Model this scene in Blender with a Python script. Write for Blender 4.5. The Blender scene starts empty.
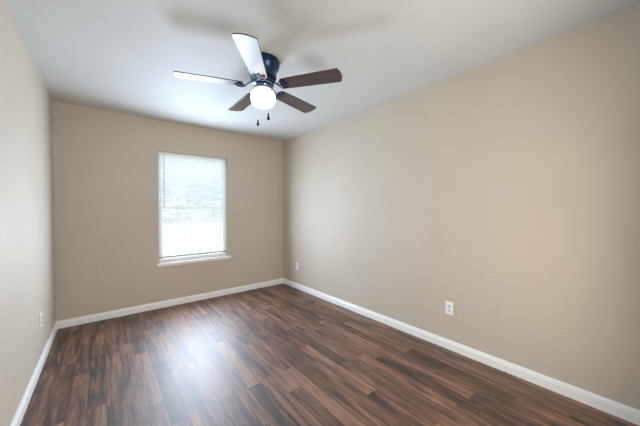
import bpy, bmesh, math, random
from mathutils import Vector, Matrix

random.seed(7)
PI = math.pi
S = bpy.context.scene
COL = S.collection

# ------------------------------------------------------------------ camera
cam_d = bpy.data.cameras.new('camera')
cam_d.sensor_width = 36.0
cam_d.lens = 267.52 / 640.0 * 36.0
cam_d.clip_start = 0.02
cam = bpy.data.objects.new('camera', cam_d)
COL.objects.link(cam)
FW = Vector((0.62795773, 0.77818751, -0.00965903))
RT = Vector((0.77817216, -0.62802125, -0.00611558))
UP = Vector((0.01082514, 0.00367606, 0.99993465))
cam.matrix_world = Matrix(((RT.x, UP.x, -FW.x, 0.0), (RT.y, UP.y, -FW.y, 0.0),
                           (RT.z, UP.z, -FW.z, 1.25619), (0, 0, 0, 1)))
S.camera = cam

# ------------------------------------------------------------------ world, sun, area lights, exposure
W = bpy.data.worlds.new('sky')
S.world = W
W.use_nodes = True
bg = W.node_tree.nodes['Background']
bg.inputs['Color'].default_value = (0.84, 0.91, 1.0, 1)
bg.inputs['Strength'].default_value = 1.5

sun_d = bpy.data.lights.new('sun', 'SUN')
sun_d.energy = 5.5
sun_d.angle = 0.02
sun_d.color = (1.0, 0.99, 0.97)
sun = bpy.data.objects.new('sun', sun_d)
COL.objects.link(sun)
sun.rotation_euler = (math.radians(42), 0, math.radians(-22))     # shines from behind the house towards the yard


def area(name, loc, rot, sx, sy, watts, color, spread=180):
    d = bpy.data.lights.new(name, 'AREA')
    d.shape = 'RECTANGLE'
    d.size, d.size_y = sx, sy
    d.energy, d.color = watts, color
    d.spread = math.radians(spread)
    o = bpy.data.objects.new(name, d)
    COL.objects.link(o)
    o.location, o.rotation_euler = loc, rot
    return o


# daylight entering at the window (faces into the room) and an added fill light in the doorway
area('window_daylight', (1.0, 4.022, 0.98), (math.radians(-90), 0, 0), 0.80, 0.64, 41, (0.71, 0.845, 1.0), 165)      # lower sash, bright fence and ground
area('window_daylight', (1.0, 4.022, 1.66), (math.radians(-90), 0, 0), 0.80, 0.66, 16, (0.67, 0.82, 1.0), 165)      # upper sash, trees
area('daylight_at_glass', (1.0, 4.078, 1.31), (math.radians(-90), 0, 0), 0.86, 1.42, 1.9, (0.80, 0.90, 1.0))            # daylight on the back of the blind
area('doorway_fill_light', (1.35, -0.34, 1.10), (math.radians(90), 0, math.radians(6)), 0.72, 1.8, 30, (1.0, 0.935, 0.81), 155)  # unseen fill added to brighten the walls from behind the camera

S.view_settings.view_transform = 'Standard'
S.view_settings.look = 'None'
S.view_settings.exposure = 0.0
S.view_settings.gamma = 1.0
S.view_settings.use_curve_mapping = False
S.cycles.use_denoising = True
S.cycles.max_bounces = 14
S.cycles.diffuse_bounces = 8
S.cycles.transparent_max_bounces = 24
S.cycles.sample_clamp_indirect = 6.0


# ------------------------------------------------------------------ materials
def srgb(r, g, b):
    f = lambda c: (c / 255 / 12.92) if c / 255 <= 0.04045 else ((c / 255 + 0.055) / 1.055) ** 2.4
    return (f(r), f(g), f(b), 1.0)


class NT:
    def __init__(self, name):
        self.m = bpy.data.materials.new(name)
        self.m.use_nodes = True
        self.t = self.m.node_tree
        self.b = self.t.nodes['Principled BSDF']
        self.out = self.t.nodes['Material Output']

    def n(self, kind, **props):
        nd = self.t.nodes.new(kind)
        for k, v in props.items():
            setattr(nd, k, v)
        return nd

    def put(self, sock, v):
        if isinstance(v, bpy.types.NodeSocket):
            self.t.links.new(v, sock)
        else:
            sock.default_value = v

    def math(self, op, a, b=None, c=None):
        nd = self.n('ShaderNodeMath', operation=op)
        self.put(nd.inputs[0], a)
        if b is not None:
            self.put(nd.inputs[1], b)
        if c is not None:
            self.put(nd.inputs[2], c)
        return nd.outputs[0]

    def combine(self, x, y, z):
        nd = self.n('ShaderNodeCombineXYZ')
        for i, v in enumerate((x, y, z)):
            self.put(nd.inputs[i], v)
        return nd.outputs[0]

    def noise(self, vec, scale, detail=4.0, rough=0.55, dist=0.0):
        nd = self.n('ShaderNodeTexNoise')
        self.put(nd.inputs['Vector'], vec)
        nd.inputs['Scale'].default_value = scale
        nd.inputs['Detail'].default_value = detail
        nd.inputs['Roughness'].default_value = rough
        nd.inputs['Distortion'].default_value = dist
        return nd.outputs['Fac']

    def ramp(self, fac, stops):
        nd = self.n('ShaderNodeValToRGB')
        el = nd.color_ramp.elements
        while len(el) < len(stops):
            el.new(0.5)
        for e, (p, c) in zip(el, stops):
            e.position, e.color = p, c
        self.put(nd.inputs[0], fac)
        return nd.outputs[0]

    def mix(self, mode, fac, a, b):
        nd = self.n('ShaderNodeMix', data_type='RGBA', blend_type=mode)
        self.put(nd.inputs[0], fac)
        self.put(nd.inputs[6], a)
        self.put(nd.inputs[7], b)
        return nd.outputs[2]

    def bump(self, height, strength, dist):
        nd = self.n('ShaderNodeBump')
        nd.inputs['Strength'].default_value = strength
        nd.inputs['Distance'].default_value = dist
        self.put(nd.inputs['Height'], height)
        self.t.links.new(nd.outputs[0], self.b.inputs['Normal'])

    def coord(self, which='Object'):
        return self.n('ShaderNodeTexCoord').outputs[which]

    def set(self, **kw):
        for k, v in kw.items():
            self.put(self.b.inputs[k.replace('_', ' ')], v)
        return self


def plain(name, col, rough=0.5, metallic=0.0, var=0.04, scale=6.0, **kw):
    """a solid finish with a faint procedural unevenness"""
    m = NT(name)
    f = m.noise(m.coord(), scale, 3)
    lo = tuple(c * (1 - var) for c in col[:3]) + (1,)
    hi = tuple(min(1, c * (1 + var)) for c in col[:3]) + (1,)
    m.set(Base_Color=m.ramp(f, [(0.3, lo), (0.7, hi)]), Roughness=rough, Metallic=metallic, **kw)
    return m.m


def wall_paint(name, col, bump=0.6):
    m = NT(name)
    c = m.coord()
    f = m.noise(c, 1.3, 2)
    lo = tuple(v * 0.98 for v in col[:3]) + (1,)
    hi = tuple(v * 1.02 for v in col[:3]) + (1,)
    m.set(Base_Color=m.ramp(f, [(0.35, lo), (0.65, hi)]), Roughness=0.62)
    m.b.inputs['Specular IOR Level'].default_value = 0.35
    m.bump(m.noise(c, 55, 3, 0.5), bump, 0.004)
    return m.m


def wood_floor():
    m = NT('walnut_plank_floor')
    sep = m.n('ShaderNodeSeparateXYZ')
    m.put(sep.inputs[0], m.coord())
    x, y = sep.outputs[0], sep.outputs[1]
    pw, pl = 0.098, 0.80
    row_f = m.math('DIVIDE', x, pw)
    row = m.math('FLOOR', row_f)
    wn = m.n('ShaderNodeTexWhiteNoise', noise_dimensions='1D')
    m.put(wn.inputs['W'], row)
    len_f = m.math('ADD', m.math('DIVIDE', y, pl), m.math('MULTIPLY', wn.outputs['Value'], 7.3))
    idx = m.math('FLOOR', len_f)
    wn2 = m.n('ShaderNodeTexWhiteNoise', noise_dimensions='2D')
    m.put(wn2.inputs['Vector'], m.combine(row, idx, 0.0))
    rnd = wn2.outputs['Value']
    # narrow strips printed inside each board
    strip = m.math('FLOOR', m.math('MULTIPLY', row_f, 2.0))
    wn3 = m.n('ShaderNodeTexWhiteNoise', noise_dimensions='2D')
    m.put(wn3.inputs['Vector'], m.combine(strip, idx, 3.0))
    gv = m.combine(m.math('MULTIPLY', x, 34.0), m.math('MULTIPLY', y, 1.9), m.math('MULTIPLY', rnd, 90.0))
    grain = m.noise(gv, 1.0, 6, 0.66, 1.0)
    gv2 = m.combine(m.math('MULTIPLY', x, 11.0), m.math('MULTIPLY', y, 1.7), m.math('ADD', m.math('MULTIPLY', rnd, 50.0), 7.0))
    figure = m.noise(gv2, 1.0, 3, 0.5, 1.4)
    v = m.math('ADD', m.math('MULTIPLY', grain, 0.68), m.math('MULTIPLY', figure, 0.47))
    v = m.math('ADD', v, m.math('MULTIPLY', m.math('SUBTRACT', rnd, 0.5), 0.13))
    v = m.math('ADD', v, m.math('MULTIPLY', m.math('SUBTRACT', wn3.outputs['Value'], 0.5), 0.07))
    colr = m.ramp(v, [(0.40, srgb(38, 26, 23)), (0.50, srgb(71, 49, 41)), (0.58, srgb(104, 73, 58)),
                      (0.67, srgb(131, 95, 76)), (0.78, srgb(156, 121, 101))])
    # bevelled joints
    fx = m.math('FRACT', row_f)
    ex = m.math('MULTIPLY', m.math('MINIMUM', fx, m.math('SUBTRACT', 1.0, fx)), pw)
    fy = m.math('FRACT', len_f)
    ey = m.math('MULTIPLY', m.math('MINIMUM', fy, m.math('SUBTRACT', 1.0, fy)), pl)
    e = m.math('MINIMUM', ex, ey)
    joint = m.math('SMOOTH_MIN', m.math('DIVIDE', e, 0.0025), 1.0, 0.1)
    dark = m.mix('MULTIPLY', 1.0, colr, m.ramp(joint, [(0.0, (0.35, 0.32, 0.32, 1)), (1.0, (1, 1, 1, 1))]))
    m.set(Base_Color=dark, Roughness=m.math('ADD', 0.45, m.math('MULTIPLY', grain, 0.10)))
    m.b.inputs['Specular IOR Level'].default_value = 1.0
    m.bump(m.math('ADD', joint, m.math('MULTIPLY', grain, 0.5)), 0.25, 0.0012)
    return m.m


def blade_wood():
    m = NT('dark_walnut_blade')
    sep = m.n('ShaderNodeSeparateXYZ')
    m.put(sep.inputs[0], m.coord())
    gv = m.combine(m.math('MULTIPLY', sep.outputs[0], 5.0), m.math('MULTIPLY', sep.outputs[1], 55.0), 0.0)
    g = m.noise(gv, 1.0, 5, 0.6, 0.5)
    m.set(Base_Color=m.ramp(g, [(0.3, srgb(26, 17, 22)), (0.52, srgb(56, 37, 41)), (0.72, srgb(88, 62, 64))]),
          Roughness=0.40)
    m.b.inputs['Coat Weight'].default_value = 0.6
    m.b.inputs['Coat Roughness'].default_value = 0.34
    return m.m


def glass_mat():
    m = NT('clear_window_glass')
    tr = m.n('ShaderNodeBsdfTransparent')
    tr.inputs[0].default_value = (0.96, 0.98, 0.98, 1)
    gl = m.n('ShaderNodeBsdfGlossy')
    gl.inputs['Roughness'].default_value = 0.02
    mx = m.n('ShaderNodeMixShader')
    mx.inputs[0].default_value = 0.018
    m.t.links.new(tr.outputs[0], mx.inputs[1])
    m.t.links.new(gl.outputs[0], mx.inputs[2])
    m.t.links.new(mx.outputs[0], m.out.inputs[0])
    return m.m


def lamp_glass():
    m = NT('lit_opal_glass')
    m.set(Base_Color=(0.9, 0.9, 0.9, 1), Roughness=0.25)
    lw = m.n('ShaderNodeNewGeometry')
    f = m.noise(m.coord(), 5.0, 2)
    m.put(m.b.inputs['Emission Color'], m.ramp(f, [(0.2, (1.0, 0.95, 0.88, 1)), (0.8, (1.0, 0.97, 0.92, 1))]))
    m.b.inputs['Emission Strength'].default_value = 5.0
    return m.m


def thin_sheet(name, col, share, var=0.01, scale=4.0):
    """thin translucent sheet: blind slats and leaves"""
    m = NT(name)
    f = m.noise(m.coord(), scale, 2)
    c = m.ramp(f, [(0.3, tuple(v * (1 - var) for v in col[:3]) + (1,)), (0.7, tuple(min(1, v * (1 + var)) for v in col[:3]) + (1,))])
    m.set(Base_Color=c, Roughness=0.45)
    tl = m.n('ShaderNodeBsdfTranslucent')
    m.put(tl.inputs[0], c)
    mx = m.n('ShaderNodeMixShader')
    mx.inputs[0].default_value = share
    m.t.links.new(m.b.outputs[0], mx.inputs[1])
    m.t.links.new(tl.outputs[0], mx.inputs[2])
    m.t.links.new(mx.outputs[0], m.out.inputs[0])
    return m.m


M = dict(
    wall=wall_paint('tan_wall_paint', srgb(201, 192, 179)),
    ceiling=wall_paint('white_ceiling_paint', srgb(208, 210, 211), 0.2),
    trim=plain('white_trim_paint', srgb(248, 249, 250), 0.35, var=0.01),
    floor=wood_floor(),
    blade=blade_wood(),
    metal=plain('dark_blue_black_metal', (0.020, 0.045, 0.115, 1), 0.24, 0.6, var=0.15),  # blue of the window reflections put into the dark base colour
    lit_metal=plain('globe_lit_metal', (0.22, 0.27, 0.36, 1), 0.28, 0.8, var=0.08),  # paler metal, the glare of the globe put into the colour
    bronze=plain('dark_bronze', (0.03, 0.026, 0.03, 1), 0.35, 0.6, var=0.15),
    chain=plain('steel_chain', (0.72, 0.73, 0.75, 1), 0.3, 0.6, var=0.05),
    lamp=lamp_glass(),
    plastic=plain('white_outlet_plastic', srgb(250, 251, 252), 0.3, var=0.01),
    socket=plain('pale_grey_socket_plastic', srgb(216, 224, 233), 0.35, var=0.02),
    slot=plain('dark_slot', (0.16, 0.17, 0.19, 1), 0.6),
    screw=plain('steel_screw', (0.5, 0.5, 0.52, 1), 0.35, 0.9),
    vinyl=plain('white_vinyl', srgb(240, 242, 245), 0.35, var=0.01),
    slat=thin_sheet('white_translucent_blind_slat', srgb(243, 246, 250), 0.5),
    wand=plain('grey_translucent_wand', srgb(142, 147, 158), 0.25, var=0.03),
    glass=glass_mat(),
    fence=plain('pale_fence_wood', srgb(214, 213, 214), 0.8, var=0.08, scale=9),  # pale grey wood, slightly uneven
    lawn=plain('dry_lawn', srgb(150, 158, 110), 0.9, var=0.2, scale=14),
    leaf=thin_sheet('pale_leaf', srgb(205, 210, 196), 0.5, 0.12, 3),  # green paled, outdoor haze carried by the colour
    leaf_blue=thin_sheet('washed_out_leaf', srgb(222, 228, 232), 0.5, 0.08, 3),  # leaves whitened, overexposure put into the colour
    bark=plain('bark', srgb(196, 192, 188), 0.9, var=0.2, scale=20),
)


# ------------------------------------------------------------------ mesh helpers
def obj(name, bm, mat, parent=None, loc=None, smooth=False, bevel=0.0, label=None):
    me = bpy.data.meshes.new(name)
    bm.normal_update()
    bm.to_mesh(me)
    bm.free()
    if isinstance(mat, (list, tuple)):
        for k in mat:
            me.materials.append(M[k])
    else:
        me.materials.append(M[mat])
    if smooth:
        for p in me.polygons:
            p.use_smooth = True
    o = bpy.data.objects.new(name, me)
    COL.objects.link(o)
    if parent:
        o.parent = parent
    if loc:
        o.location = loc
    if bevel:
        b = o.modifiers.new('bevel', 'BEVEL')
        b.width, b.segments, b.limit_method = bevel, 2, 'ANGLE'
    if smooth:
        e = o.modifiers.new('edges', 'EDGE_SPLIT')
        e.split_angle = math.radians(38)
    if label:
        o['label'] = label
    return o


def empty(name, loc, rotz=0.0):
    o = bpy.data.objects.new(name, None)
    o.empty_display_size = 0.1
    COL.objects.link(o)
    o.location = loc
    o.rotation_euler = (0, 0, rotz)
    return o


def tag(o, label, cat, group=None, kind=None):
    o['label'], o['category'] = label, cat
    if group:
        o['group'] = group
    if kind:
        o['kind'] = kind
    return o


def struct(o, label, cat):
    o['label'], o['category'], o['kind'] = label, cat, 'structure'
    return o


def box(bm, x0, x1, y0, y1, z0, z1):
    vs = [bm.verts.new((x, y, z)) for z in (z0, z1) for y in (y0, y1) for x in (x0, x1)]
    for f in ((0, 2, 3, 1), (4, 5, 7, 6), (0, 1, 5, 4), (1, 3, 7, 5), (3, 2, 6, 7), (2, 0, 4, 6)):
        bm.faces.new([vs[i] for i in f])
    return vs


def boxes(*args):
    bm = bmesh.new()
    for a in args:
        box(bm, *a)
    return bm


def lathe(bm, prof, seg=48, cx=0.0, cy=0.0):
    """profile of (radius, z), top to bottom"""
    rings = []
    for r, z in prof:
        if r < 1e-6:
            rings.append([bm.verts.new((cx, cy, z))])
        else:
            rings.append([bm.verts.new((cx + r * math.cos(2 * PI * i / seg), cy + r * math.sin(2 * PI * i / seg), z)) for i in range(seg)])
    for a, b in zip(rings, rings[1:]):
        if len(a) == 1 and len(b) == 1:
            continue
        for i in range(seg):
            j = (i + 1) % seg
            if len(a) == 1:
                bm.faces.new((a[0], b[i], b[j]))
            elif len(b) == 1:
                bm.faces.new((a[i], b[0], a[j]))
            else:
                bm.faces.new((a[i], b[i], b[j], a[j]))
    for ring, flip in ((rings[0], True), (rings[-1], False)):
        if len(ring) > 1:
            bm.faces.new(ring if flip is False else list(reversed(ring)))
    bmesh.ops.recalc_face_normals(bm, faces=bm.faces)
    return bm


def tube(bm, pts, rad, seg=8):
    pts = [Vector(p) for p in pts]
    rings = []
    for i, p in enumerate(pts):
        d = (pts[min(i + 1, len(pts) - 1)] - pts[max(i - 1, 0)]).normalized()
        a = d.orthogonal() if abs(d.z) > 0.9 else d.cross(Vector((0, 0, 1)))
        a.normalize()
        if i and a.dot(prev) < 0:
            a = -a
        prev = a
        b = d.cross(a)
        r = rad[i] if isinstance(rad, (list, tuple)) else rad
        rings.append([bm.verts.new(p + (a * math.cos(t) + b * math.sin(t)) * r) for t in [2 * PI * k / seg for k in range(seg)]])
    for r1, r2 in zip(rings, rings[1:]):
        for i in range(seg):
            j = (i + 1) % seg
            bm.faces.new((r1[i], r1[j], r2[j], r2[i]))
    bm.faces.new(list(reversed(rings[0])))
    bm.faces.new(rings[-1])
    bmesh.ops.recalc_face_normals(bm, faces=bm.faces)


def extrude_outline(bm, pts, z0, z1):
    lo = [bm.verts.new((x, y, z0)) for x, y in pts]
    hi = [bm.verts.new((x, y, z1)) for x, y in pts]
    n = len(pts)
    bm.faces.new(list(reversed(lo)))
    bm.faces.new(hi)
    for i in range(n):
        j = (i + 1) % n
        bm.faces.new((lo[i], lo[j], hi[j], hi[i]))
    bmesh.ops.recalc_face_normals(bm, faces=bm.faces)


# ------------------------------------------------------------------ the room
XL, XR, YB, YF, H = -0.4145, 2.41, 4.012, -0.30, 2.44
TH = 0.12
WX0, WX1, WZ0, WZ1 = 0.55, 1.45, 0.575, 2.045           # window opening
DX0, DX1, DZ1 = 0.95, 1.75, 2.03                       # doorway added behind the camera to hold the fill light

struct(obj('floor', boxes((XL - TH, XR + TH, YF - 1.7, YB + TH, -0.06, 0.0)), 'floor'),
       'dark brown walnut plank floor running towards the window wall', 'floor')
struct(obj('ceiling', boxes((XL - TH, XR + TH, YF - 1.7, YB + TH, H, H + 0.06)), 'ceiling'),
       'flat white painted ceiling above the fan', 'ceiling')
struct(obj('wall_left', boxes((XL - TH, XL, YF, YB + TH, 0, H)), 'wall'),
       'left tan wall with a light orange peel texture', 'wall')
struct(obj('wall_right', boxes((XR, XR + TH, YF, YB + TH, 0, H)), 'wall'),
       'long plain tan wall on the right with two outlets', 'wall')


def wall_with_hole(x0, x1, z0, z1, hx0, hx1, hz0, hz1, y0, y1):
    bm = bmesh.new()
    xs, zs = (x0, hx0, hx1, x1), (z0, hz0, hz1, z1)
    for y, flip in ((y0, False), (y1, True)):
        g = [[bm.verts.new((x, y, z)) for x in xs] for z in zs]
        for i in range(3):
            for j in range(3):
                if (i == 1 and j == 1) or zs[i] == zs[i + 1]:
                    continue
                f = [g[i][j], g[i][j + 1], g[i + 1][j + 1], g[i + 1][j]]
                bm.faces.new(f[::-1] if flip else f)
    ring = ((hx0, hz0), (hx1, hz0), (hx1, hz1), (hx0, hz1))
    for k in range(4):
        a, b = ring[k], ring[(k + 1) % 4]
        bm.faces.new([bm.verts.new(v) for v in ((a[0], y0, a[1]), (a[0], y1, a[1]), (b[0], y1, b[1]), (b[0], y0, b[1]))])
    bmesh.ops.remove_doubles(bm, verts=bm.verts, dist=1e-5)
    bmesh.ops.recalc_face_normals(bm, faces=bm.faces)
    return bm


struct(obj('wall_back', wall_with_hole(XL, XR, 0, H, WX0, WX1, WZ0, WZ1, YB, YB + TH), 'wall'),
       'shaded tan end wall holding the window', 'wall')
struct(obj('wall_front', boxes((XL, DX0, YF - 0.1, YF, 0, H), (DX1, XR, YF - 0.1, YF, 0, H), (DX0, DX1, YF - 0.1, YF, DZ1, H)), 'wall'),
       'tan wall behind the viewer with a doorway added for the fill light', 'wall')
struct(obj('wall_hallway_sun_block', boxes((XL - TH, XL, YF - 1.7, YF - 0.1, 0, H), (XR, XR + TH, YF - 1.7, YF - 0.1, 0, H),  # unseen shell added so that no sun enters by the doorway
                                 (XL - TH, XR + TH, YF - 1.8, YF - 1.7, 0, H)), 'wall'),
       'tan hallway walls added outside the doorway to keep the sun out', 'wall')

# baseboards: stepped profile (distance from wall, height)
PROF = ((0, 0), (0.015, 0), (0.015, 0.055), (0.012, 0.060), (0.012, 0.068), (0.008, 0.074), (0.006, 0.082), (0, 0.082))


def baseboard(name, p0, p1, nrm, m0, m1, label):
    """p0->p1 along the wall, nrm into the room, m0/m1 = mitre sign at each end"""
    bm = bmesh.new()
    p0, p1, nrm = Vector(p0), Vector(p1), Vector(nrm)
    d = (p1 - p0).normalized()
    r = []
    for p, mt in ((p0, m0), (p1, m1)):
        r.append([bm.verts.new(p + nrm * t + d * (mt * t) + Vector((0, 0, z))) for t, z in PROF])
    n = len(PROF)
    for i in range(n):
        j = (i + 1) % n
        bm.faces.new((r[0][i], r[0][j], r[1][j], r[1][i]))
    bm.faces.new(r[0])
    bm.faces.new(r[1])
    bmesh.ops.recalc_face_normals(bm, faces=bm.faces)
    return struct(obj(name, bm, 'trim'), label, 'baseboard')


baseboard('baseboard_left', (XL, YF, 0), (XL, YB, 0), (1, 0, 0), 1, -1, 'white baseboard along the left wall')
baseboard('baseboard_back', (XL, YB, 0), (XR, YB, 0), (0, -1, 0), 1, -1, 'white baseboard under the window wall')
baseboard('baseboard_right', (XR, YF, 0), (XR, YB, 0), (-1, 0, 0), 1, -1, 'white baseboard along the long right wall')
baseboard('baseboard_front', (XL, YF, 0), (DX0 - 0.065, YF, 0), (0, 1, 0), 1, 0, 'white baseboard beside the added doorway behind the viewer')
struct(obj('trim_1', boxes((DX0 - 0.06, DX0, YF, YF + 0.015, 0, DZ1 + 0.06), (DX1, DX1 + 0.06, YF, YF + 0.015, 0, DZ1 + 0.06),
                           (DX0, DX1, YF, YF + 0.015, DZ1, DZ1 + 0.06)), 'trim', bevel=0.004),
       'white casing around the added doorway behind the viewer', 'trim')

# ------------------------------------------------------------------ window
win = struct(empty('window_1', (0, 0, 0)), 'white vinyl window with a blind, its lower edge on a white sill', 'window')
fy0, fy1 = YB + 0.070, YB + 0.125
fr = 0.018
obj('window_frame', boxes((WX0, WX0 + fr, fy0, fy1, WZ0, WZ1), (WX1 - fr, WX1, fy0, fy1, WZ0, WZ1),
                          (WX0 + fr, WX1 - fr, fy0, fy1, WZ0, WZ0 + fr), (WX0 + fr, WX1 - fr, fy0, fy1, WZ1 - fr, WZ1)), 'vinyl', win, bevel=0.003)
zm = (WZ0 + WZ1) / 2


def sash(z0, z1, y0, y1):
    a, b, s = WX0 + fr, WX1 - fr, 0.024
    o = obj('sash', boxes((a, a + s, y0, y1, z0, z1), (b - s, b, y0, y1, z0, z1),
                          (a + s, b - s, y0, y1, z0, z0 + s), (a + s, b - s, y0, y1, z1 - s, z1)), 'vinyl', win, bevel=0.002)
    g = (y0 + y1) / 2
    obj('glass_pane', boxes((a + s, b - s, g - 0.002, g + 0.002, z0 + s, z1 - s)), 'glass', o)


sash(WZ0 + fr, zm + 0.016, fy0 + 0.004, fy0 + 0.026)
sash(zm - 0.016, WZ1 - fr, fy0 + 0.028, fy0 + 0.050)
bm = bmesh.new()
box(bm, WX0 + 0.001, WX1 - 0.001, YB - 0.001, fy0, WZ0 - 0.002, WZ0 + 0.004)
box(bm, WX0 - 0.035, WX1 + 0.035, YB - 0.034, YB - 0.0005, WZ0 - 0.018, WZ0 + 0.004)
obj('window_sill', bm, 'trim', win, bevel=0.004)
bm = boxes((WX0 - 0.022, WX1 + 0.022, YB - 0.014, YB - 0.0005, WZ0 - 0.040, WZ0 - 0.018))
obj('sill_apron', bm, 'trim', win, bevel=0.003)

# ------------------------------------------------------------------ blind
blind = tag(empty('window_blind', (1.0, YB + 0.048, WZ1)), 'white horizontal mini blind lowered in the window, its bottom rail above the sill', 'blind')
BX = 0.444
obj('headrail', boxes((-BX, BX, -0.014, 0.014, -0.021, -0.001)), 'vinyl', blind, bevel=0.002)
bm = bmesh.new()
z = -0.030
tilt = math.radians(-36)
zbot = 0.648 - WZ1
while z > zbot + 0.02:
    rows = []
    for k in range(5):
        t = (k / 4 - 0.5) * 0.025
        dz = 0.0018 * (1 - (2 * t / 0.025) ** 2)
        rows.append((t * math.cos(tilt), t * math.sin(tilt) + dz))
    up = [[bm.verts.new((sx * (BX - 0.003), yy, z + zz)) for yy, zz in rows] for sx in (-1, 1)]
    for k in range(4):
        bm.faces.new((up[0][k], up[1][k], up[1][k + 1], up[0][k + 1]))
    z -= 0.0212
obj('slats', bm, 'slat', blind, smooth=True)
obj('bottom_rail', boxes((-BX + 0.003, BX - 0.003, -0.013, 0.013, zbot - 0.008, zbot + 0.008)), 'wand', blind, bevel=0.002, label='grey bottom rail')
bm = bmesh.new()
tube(bm, ((-0.378, -0.019, -0.026), (-0.378, -0.024, -0.035), (-0.380, -0.024, -0.30), (-0.382, -0.024, -0.73)), 0.0032, 6)
obj('tilt_wand', bm, 'wand', blind, smooth=True, label='thin grey tilt wand')
for sx in (-0.27, 0.27):
    bm = bmesh.new()
    for yy in (-0.0128, 0.0128):
        tube(bm, ((sx, yy, -0.03), (sx, yy, zbot)), 0.0007, 4)
    obj('ladder_cord', bm, 'slat', blind)

# ------------------------------------------------------------------ ceiling fan
FX, FY = 0.993, 1.940
fan = tag(empty('ceiling_fan', (FX, FY, H)),
          'five bladed flush mount ceiling fan with dark walnut blades and a lit white globe', 'ceiling fan')
bm = bmesh.new()
lathe(bm, [(0.0, 0.0), (0.129, 0.0), (0.131, -0.004), (0.131, -0.011), (0.127, -0.013), (0.127, -0.017), (0.131, -0.019),
           (0.131, -0.028), (0.126, -0.034), (0.122, -0.036), (0.0, -0.036)], 56)
obj('ceiling_canopy', bm, 'metal', fan, smooth=True)
bm = bmesh.new()
lathe(bm, [(0.0, -0.036), (0.126, -0.036), (0.128, -0.046), (0.124, -0.056), (0.114, -0.066), (0.108, -0.080), (0.104, -0.116),
           (0.106, -0.122), (0.106, -0.130), (0.094, -0.140), (0.0, -0.140)], 56)
obj('motor_housing', bm, 'metal', fan, smooth=True)
bm = bmesh.new()
lathe(bm, [(0.0, -0.140), (0.082, -0.140), (0.086, -0.150), (0.086, -0.182), (0.078, -0.188), (0.0, -0.188)], 48)
obj('flywheel', bm, 'metal', fan, smooth=True)
bm = bmesh.new()
lathe(bm, [(0.0, -0.188), (0.052, -0.188), (0.054, -0.192), (0.048, -0.202), (0.048, -0.206), (0.062, -0.210),
           (0.068, -0.214), (0.068, -0.224), (0.060, -0.229), (0.0, -0.229)], 40)
obj('switch_housing', bm, 'lit_metal', fan, smooth=True)
bm = bmesh.new()
lathe(bm, [(0.0, -0.221), (0.054, -0.221), (0.056, -0.230), (0.068, -0.236), (0.084, -0.246), (0.093, -0.260), (0.097, -0.278), (0.097, -0.294),
           (0.094, -0.313), (0.087, -0.331), (0.075, -0.345), (0.058, -0.355), (0.038, -0.361), (0.018, -0.363), (0.0, -0.364)], 48)
obj('globe_shade', bm, 'lamp', fan, smooth=True, label='glowing white opal glass globe')

BT = math.radians(9.5)
bz = -0.200


def blade_mesh():
    bm = bmesh.new()
    L0, L1 = 0.152, 0.620
    top = []
    wroot, wtip = 0.060, 0.0745
    # rounded root
    for k in range(7):
        a = PI / 2 * k / 6
        top.append((L0 + 0.035 * (1 - math.sin(a)), (wroot - 0.035) + 0.035 * math.cos(a) - 0.035 + 0.035))
    up = [(L0, 0.0)]
    n = 10
    up = []
    for k in range(7):
        a = PI / 2 * k / 6
        up.append((L0 + 0.03 - 0.03 * math.cos(a), wroot - 0.03 + 0.03 * math.sin(a)))
    for k in range(1, n + 1):
        t = k / n
        up.append((L0 + 0.03 + (L1 - 0.007 - L0 - 0.03) * t, wroot + (wtip - wroot) * (t ** 0.8)))
    # softly rounded tip corner then a shallow convex end
    for k in range(1, 5):
        a = PI / 2 * k / 4
        up.append((L1 - 0.007 + 0.007 * math.sin(a), wtip - 0.007 + 0.007 * math.cos(a)))
    for k in range(1, 6):
        t = k / 5
        up.append((L1 + 0.016 * (1 - (1 - t) ** 2), (wtip - 0.007) * (1 - t)))
    pts = up + [(x, -y) for x, y in reversed(up[:-1])]
    extrude_outline(bm, pts, -0.0035, 0.0035)
    return bm


def bracket_mesh():
    """scrolled blade iron: arm from the flywheel, fork of two scrolls and a centre tongue under the blade root"""
    bm = bmesh.new()
    tube(bm, ((0.070, 0, 0.030), (0.092, 0, 0.027), (0.112, 0, 0.012), (0.135, 0, -0.006), (0.160, 0, -0.010)),
         [0.008, 0.008, 0.007, 0.007, 0.006], 8)
    for s in (-1, 1):
        c = []
        for k in range(15):
            a = -PI * 0.5 + k / 14 * PI * 1.55
            r = 0.022 - 0.009 * k / 14
            c.append((0.172 + r * math.sin(a) * 0.9, s * (0.022 - r * math.cos(a) * 0.8), -0.009))
        tube(bm, [(0.130, 0, -0.004), (0.142, s * 0.004, -0.009)] + c[2:], 0.0042, 6)
        tube(bm, ((0.130, 0, -0.004), (0.140, s * 0.022, -0.009), (0.158, s * 0.042, -0.009), (0.185, s * 0.046, -0.008), (0.200, s * 0.036, -0.008)), 0.0042, 6)
    extrude_outline(bm, [(0.140, -0.008), (0.190, -0.011), (0.214, -0.005), (0.219, 0), (0.214, 0.005), (0.190, 0.011), (0.140, 0.008)], -0.009, -0.0036)
    for px, py in ((0.170, 0.0), (0.206, 0.0), (0.192, 0.039), (0.192, -0.039)):
        v = bmesh.ops.create_uvsphere(bm, u_segments=8, v_segments=5, radius=0.005)['verts']
        bmesh.ops.translate(bm, verts=v, vec=(px, py, -0.009))
    return bm


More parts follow.
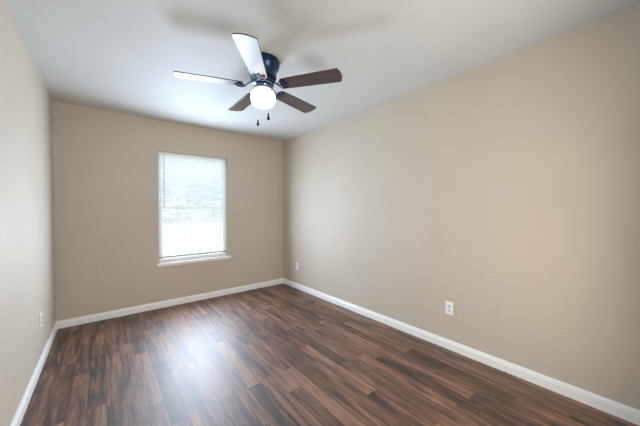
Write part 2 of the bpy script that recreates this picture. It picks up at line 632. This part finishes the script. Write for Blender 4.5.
b0 = obj('blade', blade_mesh(), 'blade', fan, bevel=0.0018)
k0 = obj('blade_bracket', bracket_mesh(), 'metal', b0, smooth=True, label='dark scrolled blade bracket')
for i, deg in enumerate((15.5, 88.5, 160.0, 233.5, 304.5)):
    if i == 0:
        b = b0
    else:
        b = b0.copy()
        COL.objects.link(b)
        b.parent = fan
        k = k0.copy()
        COL.objects.link(k)
        k.parent = b
    b.location = (0, 0, bz)
    b.rotation_euler = (Matrix.Rotation(math.radians(deg), 3, 'Z') @ Matrix.Rotation(-BT, 3, 'X')).to_euler()

rt = Vector((0.778, -0.628, 0))
fw = Vector((0.628, 0.778, 0))


def chain(off, ztop, zbot, label):
    d = off.normalized()
    bm = bmesh.new()
    tube(bm, (d * 0.066 + Vector((0, 0, -0.219)), d * 0.078 + Vector((0, 0, -0.222)), d * 0.098 + Vector((0, 0, -0.240)),
              off + Vector((0, 0, -0.262)), off + Vector((0, 0, ztop - H))), 0.0008, 5)
    c = obj('pull_chain', bm, 'chain', fan, smooth=True)
    bm = bmesh.new()
    h = ztop - zbot
    prof = [(0.0, ztop - H + 0.002), (0.004, ztop - H), (0.0058, ztop - H - 0.2 * h), (0.007, ztop - H - 0.5 * h), (0.0115, ztop - H - 0.72 * h),
            (0.012, ztop - H - 0.88 * h), (0.007, zbot - H), (0.0, zbot - H - 0.001)]
    lathe(bm, prof, 14, off.x, off.y)
    obj('chain_fob', bm, 'bronze', c, smooth=True, label=label)


chain(rt * 0.057 - fw * 0.090, 1.998, 1.946, 'dark bell shaped fob in front of the globe')
chain(rt * -0.064 + fw * 0.090, 2.012, 1.962, 'dark bell shaped fob hanging behind the globe')


# ------------------------------------------------------------------ outlets
def outlet(loc, rotz, label):
    root = tag(empty('power_outlet', loc, rotz), label, 'outlet', 'wall outlets near the baseboards')
    pts = []
    w, h, r = 0.0355, 0.0580, 0.005
    bm = boxes((-w, w, -0.006, 0.0, -h, h))
    obj('cover_plate', bm, 'plastic', root, bevel=0.0035)
    for s in (-1, 1):
        bm = bmesh.new()
        out = []
        for k in range(16):
            a = 2 * PI * k / 16
            out.append((0.0172 * math.cos(a), max(-0.0135, min(0.0135, 0.0172 * math.sin(a)))))
        extrude_outline(bm, out, 0.0, 0.0025)
        bmesh.ops.rotate(bm, verts=bm.verts, cent=(0, 0, 0), matrix=Matrix.Rotation(PI / 2, 3, 'X'))
        bmesh.ops.translate(bm, verts=bm.verts, vec=(0, -0.0058, s * 0.0195))
        so = obj('socket', bm, 'socket', root)
        bm = boxes((-0.0075, -0.0050, -0.0088, -0.0078, s * 0.0195 - 0.002, s * 0.0195 + 0.0065),
                   (0.0050, 0.0072, -0.0088, -0.0078, s * 0.0195 - 0.001, s * 0.0195 + 0.006),
                   (-0.0022, 0.0022, -0.0088, -0.0078, s * 0.0195 - 0.0095, s * 0.0195 - 0.005))
        obj('slot', bm, 'slot', so)
    bm = bmesh.new()
    v = bmesh.ops.create_uvsphere(bm, u_segments=10, v_segments=6, radius=0.0032)['verts']
    bmesh.ops.translate(bm, verts=v, vec=(0, -0.0060, 0))
    obj('screw', bm, 'screw', root)
    return root


outlet((XR, 1.139, 0.370), -PI / 2, 'white duplex outlet on the right wall, the nearer and larger one')
outlet((XR, 3.575, 0.362), -PI / 2, 'small white outlet on the right wall close to the far corner')
outlet((XL, 3.133, 0.376), PI / 2, 'white outlet on the left wall, seen almost edge on')

# ------------------------------------------------------------------ the yard beyond the window
struct(obj('ground', boxes((-25, 40, YB + TH + 0.01, 45, -0.80, -0.60)), 'lawn'), 'pale lawn outside the window', 'ground')

fence = tag(empty('wooden_fence', (2.3, 9.0, -0.6)), 'pale board fence seen through the lower half of the blind', 'fence')
bm = bmesh.new()
x = -5.0
while x < 5.0:
    t = 1.50 + random.uniform(-0.012, 0.012)
    box(bm, x, x + 0.132, -0.010, 0.010, 0.03, t)
    x += 0.150
obj('picket_panel', bm, 'fence', fence)
for zz in (0.35, 1.25):
    obj('rail', boxes((-5.0, 5.0, 0.010, 0.048, zz, zz + 0.085)), 'fence', fence)
for k in range(5):
    obj('post', boxes((-5.0 + 2.45 * k, -4.91 + 2.45 * k, 0.048, 0.138, 0.0, 1.42)), 'fence', fence)


def foliage(bm, c, rx, ry, rz, n, size):
    for _ in range(n):
        while True:
            p = Vector((random.uniform(-1, 1), random.uniform(-1, 1), random.uniform(-1, 1)))
            if 0.35 < p.length < 1:
                break
        q = Vector((c[0] + p.x * rx, c[1] + p.y * ry, c[2] + p.z * rz))
        m = Matrix.Rotation(random.uniform(0, 6.28), 3, 'Z') @ Matrix.Rotation(random.uniform(-1.1, 1.1), 3, 'X')
        s = size * random.uniform(0.7, 1.3)
        vs = [bm.verts.new(q + m @ Vector(v)) for v in ((-s, 0, 0), (0, -0.45 * s, 0.1 * s), (s, 0, 0), (0, 0.45 * s, 0.1 * s))]
        bm.faces.new(vs)


def tree(name, loc, crowns, trunk_h, n, size, mat, label, cat, group=None):
    t = tag(empty(name, loc), label, cat, group)
    bm = bmesh.new()
    tube(bm, ((0, 0, 0), (0.02, 0.01, trunk_h * 0.5), (0.0, 0.03, trunk_h)), [0.10 * trunk_h / 1.6, 0.08 * trunk_h / 1.6, 0.05 * trunk_h / 1.6], 10)
    obj('trunk', bm, 'bark', t, smooth=True)
    bm = bmesh.new()
    for c, r in crowns:
        foliage(bm, c, r[0], r[1], r[2], n, size)
    obj('foliage', bm, mat, t)


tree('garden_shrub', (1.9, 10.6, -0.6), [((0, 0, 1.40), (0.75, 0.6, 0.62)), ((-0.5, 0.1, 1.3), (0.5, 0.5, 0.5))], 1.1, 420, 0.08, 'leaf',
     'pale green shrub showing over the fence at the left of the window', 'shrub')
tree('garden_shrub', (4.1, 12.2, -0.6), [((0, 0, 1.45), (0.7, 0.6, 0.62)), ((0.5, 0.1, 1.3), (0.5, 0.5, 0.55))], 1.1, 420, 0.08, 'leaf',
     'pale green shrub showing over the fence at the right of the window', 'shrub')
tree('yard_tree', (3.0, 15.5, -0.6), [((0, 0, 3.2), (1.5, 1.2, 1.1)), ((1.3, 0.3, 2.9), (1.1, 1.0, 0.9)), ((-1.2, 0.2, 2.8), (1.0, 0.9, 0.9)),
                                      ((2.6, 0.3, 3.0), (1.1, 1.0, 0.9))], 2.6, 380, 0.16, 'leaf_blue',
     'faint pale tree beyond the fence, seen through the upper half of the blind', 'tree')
